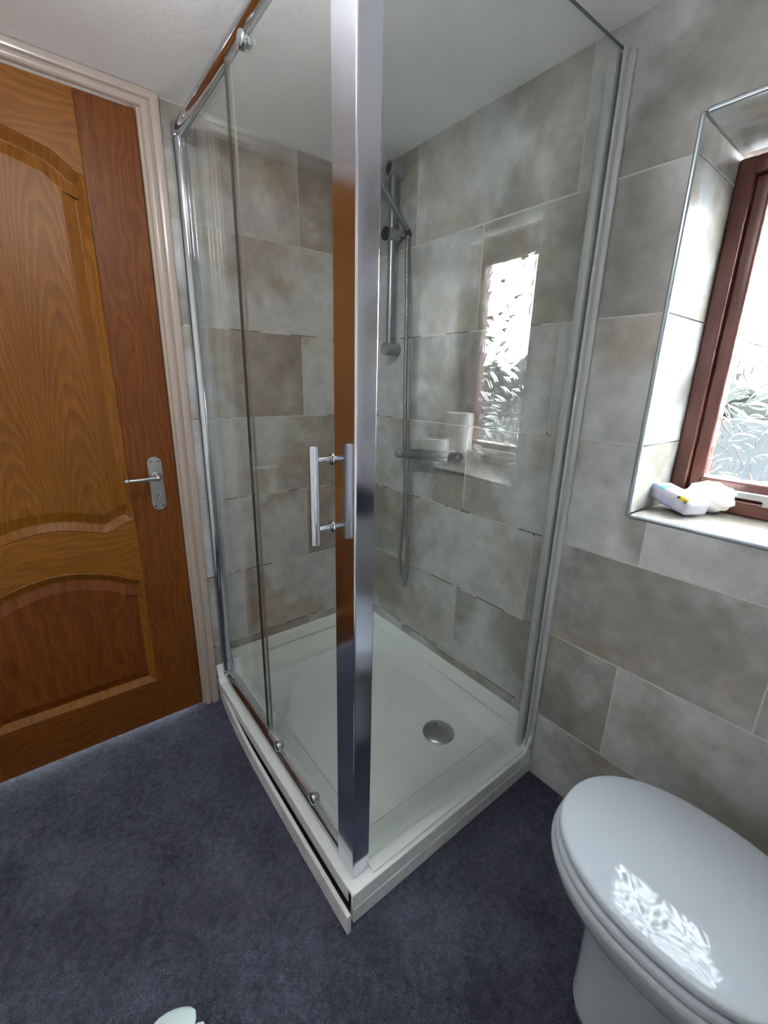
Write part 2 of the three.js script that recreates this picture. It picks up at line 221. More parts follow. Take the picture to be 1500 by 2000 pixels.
// ---------------------------------------------------------------- window
{
  const w = struct('window_1', null, null, 'small mahogany brown casement window with leaf patterned obscure glass');
  const X0 = WIN.depth, z0 = WIN.z0, z1 = WIN.z1, y0 = 0.978, y1 = WIN.y1 - 0.013;
  const uvs = (g) => planar(g, (x, y, z) => z + x, (x, y) => y), uvh = (g) => planar(g, (x, y, z) => y + x, (x, y, z) => z);
  const F = 0.037, S = 0.034;                                   // frame and sash widths
  part(w, 'frame_jamb', uvs(rbox(X0 - 0.002, X0 + 0.07, y0, y1, z0, z0 + F, 0.006, 3)), M.mahogany);
  part(w, 'frame_jamb', uvs(rbox(X0 - 0.002, X0 + 0.07, y0, y1, z1 - F, z1, 0.006, 3)), M.mahogany);
  part(w, 'frame_head', uvh(rbox(X0 - 0.002, X0 + 0.07, y1 - F, y1, z0 + F - 0.004, z1 - F + 0.004, 0.006, 3)), M.mahogany);
  part(w, 'frame_sill', uvh(rbox(X0 - 0.008, X0 + 0.07, WIN.y0, y0 + 0.03, z0 + 0.001, z1 - 0.001, 0.006, 3)), M.mahogany);
  const sash = part(w, 'sash', uvs(merge([
    rbox(X0 + 0.014, X0 + 0.062, y0 + 0.03, y1 - F + 0.001, z0 + F - 0.001, z0 + F + S, 0.007, 3), rbox(X0 + 0.014, X0 + 0.062, y0 + 0.03, y1 - F + 0.001, z1 - F - S, z1 - F + 0.001, 0.007, 3),
    rbox(X0 + 0.014, X0 + 0.062, y1 - F - S, y1 - F, z0 + F + S - 0.008, z1 - F - S + 0.008, 0.007, 3), rbox(X0 + 0.006, X0 + 0.062, y0 + 0.03, y0 + 0.076, z0 + F + S - 0.008, z1 - F - S + 0.008, 0.007, 3)])), M.mahogany);
  // obscure glass: a clear sheet whose room face carries pressed leaves, each a shallow solid lens of glass
  const gz0 = z0 + F + S - 0.006, gz1 = z1 - F - S + 0.006, gy0 = y0 + 0.068, gy1 = y1 - F - S + 0.006, xr = X0 + 0.030, R = rng(77), leaves = [], list = [];
  const pane = part(w, 'pane', box(xr, xr + 0.006, gy0, gy1, gz0, gz1), phys({ color: 0xfdfefe, roughness: 0, transmission: 1, thickness: 0, ior: 1.5 }), null, 'clear glass sheet');
  for (let n = 0; n < 9000 && leaves.length < 330; n++) {
    const l = lerp(0.034, 0.014, Math.min(1, n / 5000)) * (0.85 + 0.3 * R()), f = { z: lerp(gz0 + 0.006, gz1 - 0.006, R()), y: lerp(gy0 + 0.006, gy1 - 0.006, R()), a: R() * Math.PI, l, w: l * (0.24 + 0.09 * R()), c: (R() - 0.5) * 0.5 * l };
    const pts = [-0.8, -0.4, 0, 0.4, 0.8].map((p) => [f.z + p * f.l * Math.cos(f.a), f.y + p * f.l * Math.sin(f.a), f.w * (1 - p * p) + 0.0012]);
    if (pts.some((p) => p[0] < gz0 + p[2] || p[0] > gz1 - p[2] || p[1] < gy0 + p[2] || p[1] > gy1 - p[2])) continue;
    if (leaves.some((o) => (o.z - f.z) ** 2 + (o.y - f.y) ** 2 < (o.l + f.l) ** 2 && o.pts.some((p) => pts.some((q) => Math.hypot(p[0] - q[0], p[1] - q[1]) < 1.0 * (p[2] + q[2]))))) continue;
    f.pts = pts; leaves.push(f);
  }
  for (const f of leaves) {
    const nu = 16, nv = 8, pos = [], idx = [], c = Math.cos(f.a), s = Math.sin(f.a), h = 0.30 * f.w;
    for (const top of [1, 0]) for (let i = 0; i <= nu; i++) for (let k = 0; k <= nv; k++) {
      const p = -1 + 2 * i / nu, t = -1 + 2 * k / nv, wd = f.w * (1 - p * p) * (1 - 0.25 * p), u = p * f.l, v = t * wd + f.c * (p * p - 0.4), hh = h * Math.sqrt(Math.max(0, 1 - p * p)) * (Math.pow(1 - t * t, 0.7) - 0.22 * Math.exp(-t * t * 40) * (1 - p * p));
      pos.push(xr - 0.0001 - (top ? Math.max(0, hh) : 0), f.y + u * s + v * c, f.z + u * c - v * s);
    }
    const o = (nu + 1) * (nv + 1), at = (i, k) => i * (nv + 1) + k;
    for (let i = 0; i < nu; i++) for (let k = 0; k < nv; k++) { const a = at(i, k), b = at(i + 1, k), d = at(i, k + 1), e = at(i + 1, k + 1); idx.push(a, d, b, b, d, e, a + o, b + o, d + o, b + o, e + o, d + o); }
    const g = new THREE.BufferGeometry(); g.setAttribute('position', new THREE.Float32BufferAttribute(pos, 3)); g.setIndex(idx); g.computeVertexNormals(); list.push(g);
  }
  const relief = part(pane, 'leaf_relief', mergeGeometries(list), phys({ color: 0xffffff, roughness: 0.0, transmission: 1, thickness: 0.003, ior: 1.5 }), null, 'pressed leaf relief on the glass'); relief.userData.kind = 'stuff';
  // casement stay along the sash rail
  const stay = part(w, 'window_stay', merge([rbox(0.205, 0.214, 1.018, 1.036, 1.292, 1.52, 0.004, 3), rbox(0.2, 0.212, 1.012, 1.034, 1.288, 1.312, 0.005, 3), rbox(0.205, 0.243, 1.006, 1.020, 1.372, 1.392, 0.003), rbox(0.205, 0.243, 1.006, 1.020, 1.49, 1.51, 0.003)]), M.satin, null, 'pale metal casement stay');
}
// outside: paved ground, a rendered garden wall and a clipped hedge behind it
{
  const pave = std({ color: 0x1e2224, roughness: 0.9 });
  struct('ground', planar(box(0.34, 40, -0.5, -0.3, -30, 30), (x) => x, (x, y, z) => z), pave, 'grey paved ground outside the window');
  const gw = struct('wall_garden', planar(box(2.0, 2.12, -0.3, 1.12, -7, 10), (x, y, z) => z, (x, y) => y), std({ color: 0x1a1f21, roughness: 0.9 }), 'grey garden wall outside the window');
  struct('wall_added_shade', planar(box(0.16, 0.33, H + 0.12, H + 3.2, -9, 12), (x, y, z) => z, (x, y) => y), std({ color: 0x8a8580, roughness: 0.9 }), 'unseen upper house wall added to shade the garden wall');  // out of view, added to keep sky light off the garden wall and hedge
  const R = rng(9), list = [];
  for (let i = 0; i < 900; i++) { const s = 0.09 + 0.10 * R(); const g = new THREE.OctahedronGeometry(s, 0); g.rotateX(R() * 3).rotateY(R() * 3).translate(2.6 + 0.4 * R(), 0.3 + 1.15 * Math.pow(R(), 0.8), -7 + 17 * R()); g.deleteAttribute('uv'); list.push(g); }
  const hedge = new THREE.Mesh(mergeGeometries(list), std({ color: 0x2b312b, roughness: 0.9 })); hedge.name = 'hedge'; hedge.userData = { label: 'green clipped hedge above the garden wall outside', category: 'hedge', kind: 'stuff' }; scene.add(hedge);
}

// ---------------------------------------------------------------- door and its casing
function strip(P, insets, zs, capped) {                         // rings that follow outline P inward, at depths zs; optional flat cap inside the last ring
  const n = P.length, area = P.reduce((s, p, i) => { const q = P[(i + 1) % n]; return s + p[0] * q[1] - q[0] * p[1]; }, 0);
  const offs = (d) => P.map((p, i) => { const a = P[(i + n - 1) % n], b = P[(i + 1) % n]; let t1 = [p[0] - a[0], p[1] - a[1]], t2 = [b[0] - p[0], b[1] - p[1]]; const l1 = Math.hypot(...t1), l2 = Math.hypot(...t2), s = Math.sign(area), n1 = [-t1[1] / l1 * s, t1[0] / l1 * s], n2 = [-t2[1] / l2 * s, t2[0] / l2 * s], k = 1 + n1[0] * n2[0] + n1[1] * n2[1]; return [p[0] + d * (n1[0] + n2[0]) / Math.max(k, 0.4), p[1] + d * (n1[1] + n2[1]) / Math.max(k, 0.4)]; });
  const rings = insets.map(offs), pos = [];
  for (let r = 0; r + 1 < rings.length; r++) for (let i = 0; i < n; i++) { const j = (i + 1) % n, a = [...rings[r][i], zs[r]], b = [...rings[r][j], zs[r]], c = [...rings[r + 1][j], zs[r + 1]], d = [...rings[r + 1][i], zs[r + 1]]; if (area > 0) pos.push(...a, ...b, ...c, ...a, ...c, ...d); else pos.push(...a, ...c, ...b, ...a, ...d, ...c); }
  if (capped) { const L = rings[rings.length - 1].map(([x, y]) => new THREE.Vector2(x, y)), z = zs[zs.length - 1]; for (const f of THREE.ShapeUtils.triangulateShape(L, [])) { const o = THREE.ShapeUtils.isClockWise(f.map((k) => L[k])) ? [f[0], f[2], f[1]] : f; for (const k of o) pos.push(L[k].x, L[k].y, z); } }
  const g = new THREE.BufferGeometry(); g.setAttribute('position', new THREE.Float32BufferAttribute(pos, 3)); g.computeVertexNormals();
  return planar(g, (x) => x, (x, y) => y);
}
function curvePts(half, n = 44) {                               // a swan-neck edge from its right half [[dx, y] ...], left to right
  const c = new THREE.SplineCurve([...half.slice(1).reverse().map(([x, y]) => new THREE.Vector2(-x, y)), ...half.map(([x, y]) => new THREE.Vector2(x, y))]);
  return c.getPoints(n).map((p) => [p.x, p.y]);
}
{
  const d = struct('door_1', null, null, 'oak veneered panel door with arched panels, closed');
  const zf = -0.004, cx = (DOOR.x0 + DOOR.x1) / 2, W = 0.237;
  d.position.set(cx, 0, zf);
  const hw = (DOOR.x1 - DOOR.x0) / 2;
  const lowTop = curvePts([[0, 0.672], [0.05, 0.668], [0.10, 0.655], [0.15, 0.637], [0.185, 0.619], [0.212, 0.604], [W, 0.597]]);
  const upBot = curvePts([[0, 0.814], [0.055, 0.809], [0.105, 0.795], [0.145, 0.784], [0.175, 0.790], [0.205, 0.806], [W, 0.815]]);
  const upTop = curvePts([[0, 1.874], [0.07, 1.864], [0.13, 1.85], [0.175, 1.834], [0.21, 1.806], [W, 1.795]]);
  const face = (s) => extrude(s, 0.034, 0.0012).translate(0, 0, -0.034);
  const swap = (g) => { const p = g.attributes.uv; for (let i = 0; i < p.count; i++) p.setXY(i, p.getY(i), p.getX(i) + 0.3); return g; };
  part(d, 'stile', face(poly([[W, DOOR.y0], [hw, DOOR.y0], [hw, DOOR.y1], [W, DOOR.y1]])), M.oakStile);
  part(d, 'stile', face(poly([[-hw, DOOR.y0], [-W, DOOR.y0], [-W, DOOR.y1], [-hw, DOOR.y1]])), M.oakStile);
  part(d, 'rail', swap(face(poly([[-W, DOOR.y0], [W, DOOR.y0], [W, 0.177], [-W, 0.177]]))), M.oakStile);
  part(d, 'rail', swap(face(poly([...lowTop, ...upBot.slice().reverse()]))), M.oakRail);
  part(d, 'rail', swap(face(poly([...upTop, [W, DOOR.y1], [-W, DOOR.y1]]))), M.oakRail);
  const low = [[-W, 0.177], [W, 0.177], ...lowTop.slice().reverse()], up = [...upBot, ...upTop.slice().reverse()];
  for (const [P, mat] of [[up, M.oakPanel], [low, M.oakPanelLow]]) {
    part(d, 'panel_moulding', strip(P, [0, 0.003, 0.006, 0.018, 0.024, 0.027], [-0.001, 0.002, 0.0005, -0.0085, -0.0125, -0.014], false), mat === M.oakPanel ? M.oakRail : M.oakRail);
    part(d, 'raised_panel', strip(P, [0.022, 0.03, 0.056, 0.060], [-0.014, -0.0138, -0.005, -0.0038], true), mat);
  }
  part(d, 'door_back', box(-W, W, 0.16, 1.9, -0.034, -0.02), M.oakStile);
  // lever handle on a long plate with a thumb turn
  const hx = -0.864 - cx, handle = part(d, 'door_handle', extrude(rounded(0.043, 0.184, 0.0213), 0.006, 0.0015, 2, 14).translate(hx, 0.930, 0.0), M.satin, null, 'satin metal plate with lever and thumb turn');
  part(handle, 'lever', merge([latheAlong([[0.0001, 0.006], [0.017, 0.006], [0.017, 0.010], [0.012, 0.013], [0.009, 0.016], [0.009, 0.044], [0.0001, 0.047]], [hx, 0.957, 0], [0, 0, 1]), tube([[hx + 0.002, 0.957, 0.043], [hx - 0.03, 0.957, 0.046], [hx - 0.062, 0.956, 0.047], [hx - 0.09, 0.956, 0.046]], 0.0066, 24, 12), new THREE.SphereGeometry(0.0088, 16, 12).scale(1.2, 1, 1).translate(hx - 0.092, 0.956, 0.046), new THREE.SphereGeometry(0.0092, 16, 12).translate(hx, 0.957, 0.043)]), M.satin);
  part(handle, 'thumb_turn', merge([latheAlong([[0.0001, 0.006], [0.009, 0.006], [0.009, 0.009], [0.004, 0.011], [0.004, 0.02], [0.0001, 0.02]], [hx + 0.002, 0.893, 0], [0, 0, 1]), new RoundedBoxGeometry(0.007, 0.022, 0.013, 2, 0.003).rotateZ(-0.5).translate(hx + 0.002, 0.893, 0.023)]), M.satin);
  for (const [sx, sy] of [[-1, 1], [1, 1], [-1, -1], [1, -1]]) part(handle, 'screw', new THREE.CylinderGeometry(0.0027, 0.0027, 0.002, 12).rotateX(Math.PI / 2).translate(hx + sx * 0.012, 0.930 + sy * 0.076, 0.0058), M.black);
}
{
  const t = struct('trim_1', null, null, 'cream gloss moulded door casing');
  const yT = DOOR.y1 + 0.004, xR = DOOR.x1 + 0.011, xL = DOOR.x0 - 0.011, wd = 0.0495, k = (H - 0.0015 - yT) / wd;
  const prof = [[0, 0], [0, 0.008]]; for (let i = 0; i <= 8; i++) { const a = Math.PI - Math.PI * 0.62 * i / 8; prof.push([0.013 + 0.0125 * Math.cos(a), 0.0085 + 0.0095 * Math.sin(a)]); }
  prof.push([0.0195, 0.0115], [0.0225, 0.0105], [0.0245, 0.0118], [0.0262, 0.0192], [0.028, 0.0205], [0.0475, 0.0205], [wd, 0.019], [wd, 0]);
  const piece = (A, B) => {                                     // sweep between two stations, each maps (w, d) to a point
    const pos = []; for (let i = 0; i < prof.length; i++) { const j = (i + 1) % prof.length, a = A(...prof[i]), b = A(...prof[j]), c = B(...prof[j]), e = B(...prof[i]); pos.push(...a, ...c, ...b, ...a, ...e, ...c); }
    const g = new THREE.BufferGeometry(); g.setAttribute('position', new THREE.Float32BufferAttribute(pos, 3)); g.computeVertexNormals(); return planar(toCreasedNormals(g, 0.7), (x) => x, (x, y) => y);
  };
  const R0 = (w, d) => [xR + w, 0.001, d], R1 = (w, d) => [xR + w, yT + w * k, d], L1 = (w, d) => [xL - w, yT + w * k, d], L0 = (w, d) => [xL - w, 0.001, d];
  part(t, 'casing_jamb', piece(R0, R1), M.gloss); part(t, 'casing_head', piece(R1, L1), M.gloss); part(t, 'casing_jamb', piece(L1, L0), M.gloss);
  part(t, 'door_lining', merge([box(DOOR.x1 + 0.003, DOOR.x1 + 0.0138, 0.001, DOOR.y1 + 0.003, -0.11, 0.002), box(DOOR.x0 - 0.0138, DOOR.x0 - 0.003, 0.001, DOOR.y1 + 0.003, -0.11, 0.002), box(DOOR.x0 - 0.0138, DOOR.x1 + 0.0138, DOOR.y1 + 0.003, DOOR.y1 + 0.0138, -0.11, 0.002), box(DOOR.x1 - 0.012, DOOR.x1 + 0.003, 0.001, DOOR.y1, -0.07, -0.041), box(DOOR.x0 - 0.003, DOOR.x0 + 0.012, 0.001, DOOR.y1, -0.07, -0.041)]), M.lining);
}

// ---------------------------------------------------------------- shower tray
const TW = -0.7348, TD = 0.9954, TT = 0.0935;
{
  const tray = thing('shower_tray', 'white rectangular shower tray with raised rim and round waste', 'shower tray');
  const xs = [], zs = [];
  const fillLine = (a, out, list) => { for (let i = 0; i + 1 < list.length; i++) { const [p, n] = list[i], q = list[i + 1][0]; for (let k = 0; k < n; k++) out.push(lerp(p, q, k / n)); } out.push(list[list.length - 1][0]); };
  fillLine(0, xs, [[TW, 1], [TW + 0.003, 4], [TW + 0.105, 16], [TW + 0.132, 16], [-0.14, 16], [-0.03, 10], [-0.0145, 4], [-0.008, 2], [-0.003, 1]].map((v) => v));
  fillLine(0, zs, [[0.003, 2], [0.008, 4], [0.0145, 10], [0.03, 16], [0.14, 24], [TD - 0.132, 16], [TD - 0.105, 4], [TD - 0.003, 4], [TD, 1]]);
  const C = [-0.188, 0.738];
  const hgt = (x, z) => {
    const e = Math.min(x - TW, TD - z), w = Math.min(-x, z);                     // distance from the open rim, from the walls
    const base = 0.073 + 0.010 * clamp(Math.hypot(x - C[0], z - C[1]) / 0.8);
    const rim = lerp(TT - (e < 0.003 ? 0.003 : 0), base, smooth(0.110, 0.127, e));
    const up = w < 0.008 ? 0.158 : w < 0.0145 ? lerp(0.158, 0.138, (w - 0.008) / 0.0065) : lerp(0.138, base, 1 - Math.pow(1 - clamp((w - 0.0145) / 0.06), 2.6));
    return w < 0.10 ? Math.max(up, Math.min(rim, up) * 0 + (e < 0.15 ? Math.max(up, rim) : up)) : rim;
  };
  const pos = [], idx = [], nx = xs.length, nz = zs.length;
  for (const z of zs) for (const x of xs) pos.push(x, hgt(x, z), z);
  for (let j = 0; j + 1 < nz; j++) for (let i = 0; i + 1 < nx; i++) { const a = j * nx + i, b = a + 1, c = a + nx, d = c + 1; idx.push(a, c, b, b, c, d); }
  const top = new THREE.BufferGeometry(); top.setAttribute('position', new THREE.Float32BufferAttribute(pos, 3)); top.setIndex(idx);
  const topN = toCreasedNormals(top, 0.35);
  const skirt = merge([rbox(TW, TW + 0.02, 0.047, TT - 0.0005, 0.004, TD - 0.004, 0.003), rbox(TW, -0.003, 0.047, TT - 0.0005, TD - 0.02, TD, 0.003), box(TW + 0.02, -0.003, 0.03, 0.055, 0.004, TD - 0.02)]); skirt.deleteAttribute('uv');
  part(tray, 'basin', mergeGeometries([topN, skirt]), M.acrylic);
  const lip = [[0.001, 0.151], [0.0185, 0.1525], [0.0212, 0.1545], [0.0218, 0.1575], [0.009, 0.2005], [0.006, 0.2035], [0.001, 0.2045]];
  part(tray, 'wall_upstand', extrude(poly(lip.map(([w, y]) => [-w, y])), 0.955, 0).translate(0, 0, 0.003), M.acrylic);
  part(tray, 'wall_upstand', extrude(poly(lip.map(([w, y]) => [w, y])), 0.668, 0).rotateY(-Math.PI / 2).translate(-0.003, 0, 0), M.acrylic);
  const waste = part(tray, 'waste_cover', new THREE.LatheGeometry([[0.0001, 0.0135], [0.02, 0.0128], [0.038, 0.0098], [0.05, 0.0055], [0.0565, 0.001], [0.057, -0.002], [0.05, -0.002]].map(([r, y]) => new THREE.Vector2(r, y)), 48).translate(C[0], 0.075, C[1]), M.satin, null, 'domed chrome waste cover');
  part(waste, 'screw_hole', new THREE.CylinderGeometry(0.0032, 0.0032, 0.002, 14).translate(C[0] + 0.006, 0.0885, C[1] - 0.022), M.black);
}
{
  // loose plinth board standing off the tray's long side, and the fixed one under its short side
  const b1 = thing('plinth_board', 'loose white plinth board standing away from the tray below the sliding door', 'plinth');
  const pts = [[-0.7295, 0.012], [-0.742, 0.15], [-0.7535, 0.36], [-0.757, 0.65], [-0.7572, 1.008]], pos = [];
  const n = 60, cv = new THREE.CatmullRomCurve3(pts.map(([x, z]) => new THREE.Vector3(x, 0, z))), P = cv.getPoints(n);
  const sect = (p, q) => { const t = q.clone().normalize(), nx = t.z, nz = -t.x; return [[0, 0.001], [-0.0012, 0.002], [-0.0012, 0.0585], [0, 0.0600], [0.0085, 0.0600], [0.0097, 0.0588], [0.0097, 0.001]].map(([w, y]) => [p.x + (w - 0.0) * nx, y, p.z + w * nz]); };
  const S = P.map((p, i) => sect(p, P[Math.min(n, i + 1)].clone().sub(P[Math.max(0, i - 1)])));
  for (let i = 0; i < n; i++) for (let k = 0; k < 7; k++) { const a = S[i][k], b = S[i][(k + 1) % 7], c = S[i + 1][(k + 1) % 7], e = S[i + 1][k]; pos.push(...a, ...b, ...c, ...a, ...c, ...e); }
  for (const [s, f] of [[S[0], 1], [S[n], -1]]) for (let k = 1; k < 6; k++) pos.push(...(f > 0 ? [...s[0], ...s[k + 1], ...s[k]] : [...s[0], ...s[k], ...s[k + 1]]));
  const g = new THREE.BufferGeometry(); g.setAttribute('position', new THREE.Float32BufferAttribute(pos, 3)); g.computeVertexNormals();
  part(b1, 'board', planar(toCreasedNormals(g, 0.5), (x, y, z) => z, (x, y) => y + x), M.board);
  const b2 = thing('plinth_board', 'white plinth board flush under the short side of the shower tray', 'plinth');
  part(b2, 'board', planar(rbox(TW + 0.002, -0.002, 0.001, 0.0455, TD - 0.013, TD + 0.002, 0.0015), (x) => x, (x, y, z) => y + z), M.board);
}

// ---------------------------------------------------------------- shower enclosure
{
  const e = thing('shower_enclosure', 'chrome framed corner shower enclosure with sliding glass door and fixed glass side', 'shower enclosure');
  const PX = -0.7122, PZ = 0.966, Y0 = TT + 0.001, Y1 = 1.987;
  const postS = rounded(0.0482, 0.0725, 0.0035);
  part(e, 'corner_post', extrude(postS, Y1 - Y0, 0, 1, 5).rotateX(-Math.PI / 2).translate(PX + 0.0241, Y0, PZ - 0.03625), M.polished, null, 'wide polished chrome corner post');
  // wall profiles
  const dshape = (w, h) => { const s = new THREE.Shape(); s.moveTo(-w / 2, 0); s.lineTo(w / 2, 0); s.lineTo(w / 2, h * 0.45); s.absellipse(0, h * 0.45, w / 2, h * 0.55, 0, Math.PI, false); return s; };
  part(e, 'wall_profile', extrude(dshape(0.036, 0.034), Y1 - 0.02 - Y0, 0, 1, 20).rotateX(-Math.PI / 2).rotateY(Math.PI).translate(-0.694, Y0, 0.003), M.chrome, null, 'rounded chrome profile on the door wall');
  part(e, 'wall_profile', merge([rbox(-0.010, -0.0005, TT + 0.001, Y1 - 0.006, 0.946, 1.0, 0.002), rbox(-0.034, -0.006, TT + 0.001, Y1, 0.948, 0.972, 0.008, 4), rbox(-0.026, -0.006, TT + 0.001, Y1, 0.980, 0.987, 0.002)]), M.anodised, null, 'silver profile on the window wall holding the glass');
  // rails
  const railS = new THREE.Shape(); railS.moveTo(0.006, -0.02); railS.lineTo(0.012, -0.016); railS.lineTo(0.012, 0.016); railS.lineTo(0.006, 0.02); railS.absellipse(0.006, 0, 0.021, 0.02, Math.PI / 2, 1.5 * Math.PI, false);
  const rail = (y) => extrude(railS, PZ - 0.0725 - 0.034, 0, 1, 24).translate(-0.697, y, 0.034);
  part(e, 'rail', rail(Y1 - 0.022), M.chrome, null, 'rounded chrome top rail');
  part(e, 'rail', rail(Y0 + 0.021), M.chrome, null, 'rounded chrome bottom rail');
  part(e, 'rail_end', merge([rbox(-0.714, -0.680, Y1 - 0.045, Y1, 0.003, 0.036, 0.01, 4), rbox(-0.713, -0.680, Y0, Y0 + 0.044, 0.003, 0.036, 0.01, 4)]), M.chrome);
  // fixed pane by the door wall
  part(e, 'fixed_pane', box(-0.6895, -0.6835, Y0 + 0.03, Y1 - 0.03, 0.012, 0.436), M.glass, null, 'fixed clear glass pane');
  part(e, 'edge_seal', rbox(-0.6897, -0.6833, Y0 + 0.042, Y1 - 0.043, 0.4362, 0.4402, 0.001), M.sealpale, null, 'pale seal on the edge of the fixed pane');
  // side pane, set a touch out of square as its reflection shows
  const ang = Math.atan2(0.021, 0.66), gl = 0.656;
  const side = part(e, 'side_pane', box(0, gl, Y0 + 0.002, Y1 - 0.002, -0.003, 0.003), M.glass, [-0.672, 0, 0.9545], 'fixed clear glass side pane'); side.rotation.y = -ang;
  part(side, 'polished_edge', box(0, gl, Y1 - 0.002, Y1 - 0.0004, -0.003, 0.003), M.glassedge);
  part(e, 'sill_seal', rbox(-0.664, -0.034, Y0 - 0.0008, Y0 + 0.006, 0.953, 0.985, 0.002), M.acrylic);
  // sliding door
  const dz0 = 0.4455, dz1 = 0.896, gy0 = Y0 + 0.0425, gy1 = Y1 - 0.0435;
  const sd = part(e, 'sliding_door', box(-0.7065, -0.7005, gy0, gy1, dz0, dz1), M.glass, null, 'sliding clear glass door');
  part(sd, 'edge_seal', rbox(-0.7067, -0.7003, gy0, gy1, dz0 - 0.001, dz0 + 0.0032, 0.001), M.seal, null, 'dark edge seal');
  const hy0 = 0.962, hy1 = 1.160, hxb = -0.751, hz = 0.884;
  part(sd, 'handle', merge([latheAlong([[0.0001, 0], [0.0078, 0], [0.0095, 0.0018], [0.0095, hy1 - hy0 - 0.0018], [0.0078, hy1 - hy0], [0.0001, hy1 - hy0]], [hxb, hy0, hz], [0, 1, 0], 32), ...[hy1 - 0.029, hy0 + 0.030].map((y) => latheAlong([[0.0001, 0], [0.012, 0], [0.0125, 0.002], [0.0115, 0.005], [0.0065, 0.006], [0.006, 0.008], [0.006, 0.042], [0.0001, 0.043]], [-0.7066, y, hz - 0.004], [-1, 0, 0.0], 24))]), M.chrome, null, 'chrome bar handle on two standoffs');
  for (const [z, y] of [[0.532, gy0 + 0.019], [0.760, gy0 + 0.019], [0.556, gy1 - 0.019], [0.80, gy1 - 0.019]])
    part(sd, 'roller', merge([latheAlong([[0.0001, -0.004], [0.013, -0.004], [0.0165, -0.001], [0.0165, 0.006], [0.014, 0.0095], [0.0075, 0.0105], [0.0001, 0.0115]], [-0.7066, y, z], [-1, 0, 0], 28), rbox(-0.7005, -0.690, y - 0.008, y + 0.008, z - 0.008, z + 0.008, 0.003)]), M.chrome, null, 'small chrome roller');
}

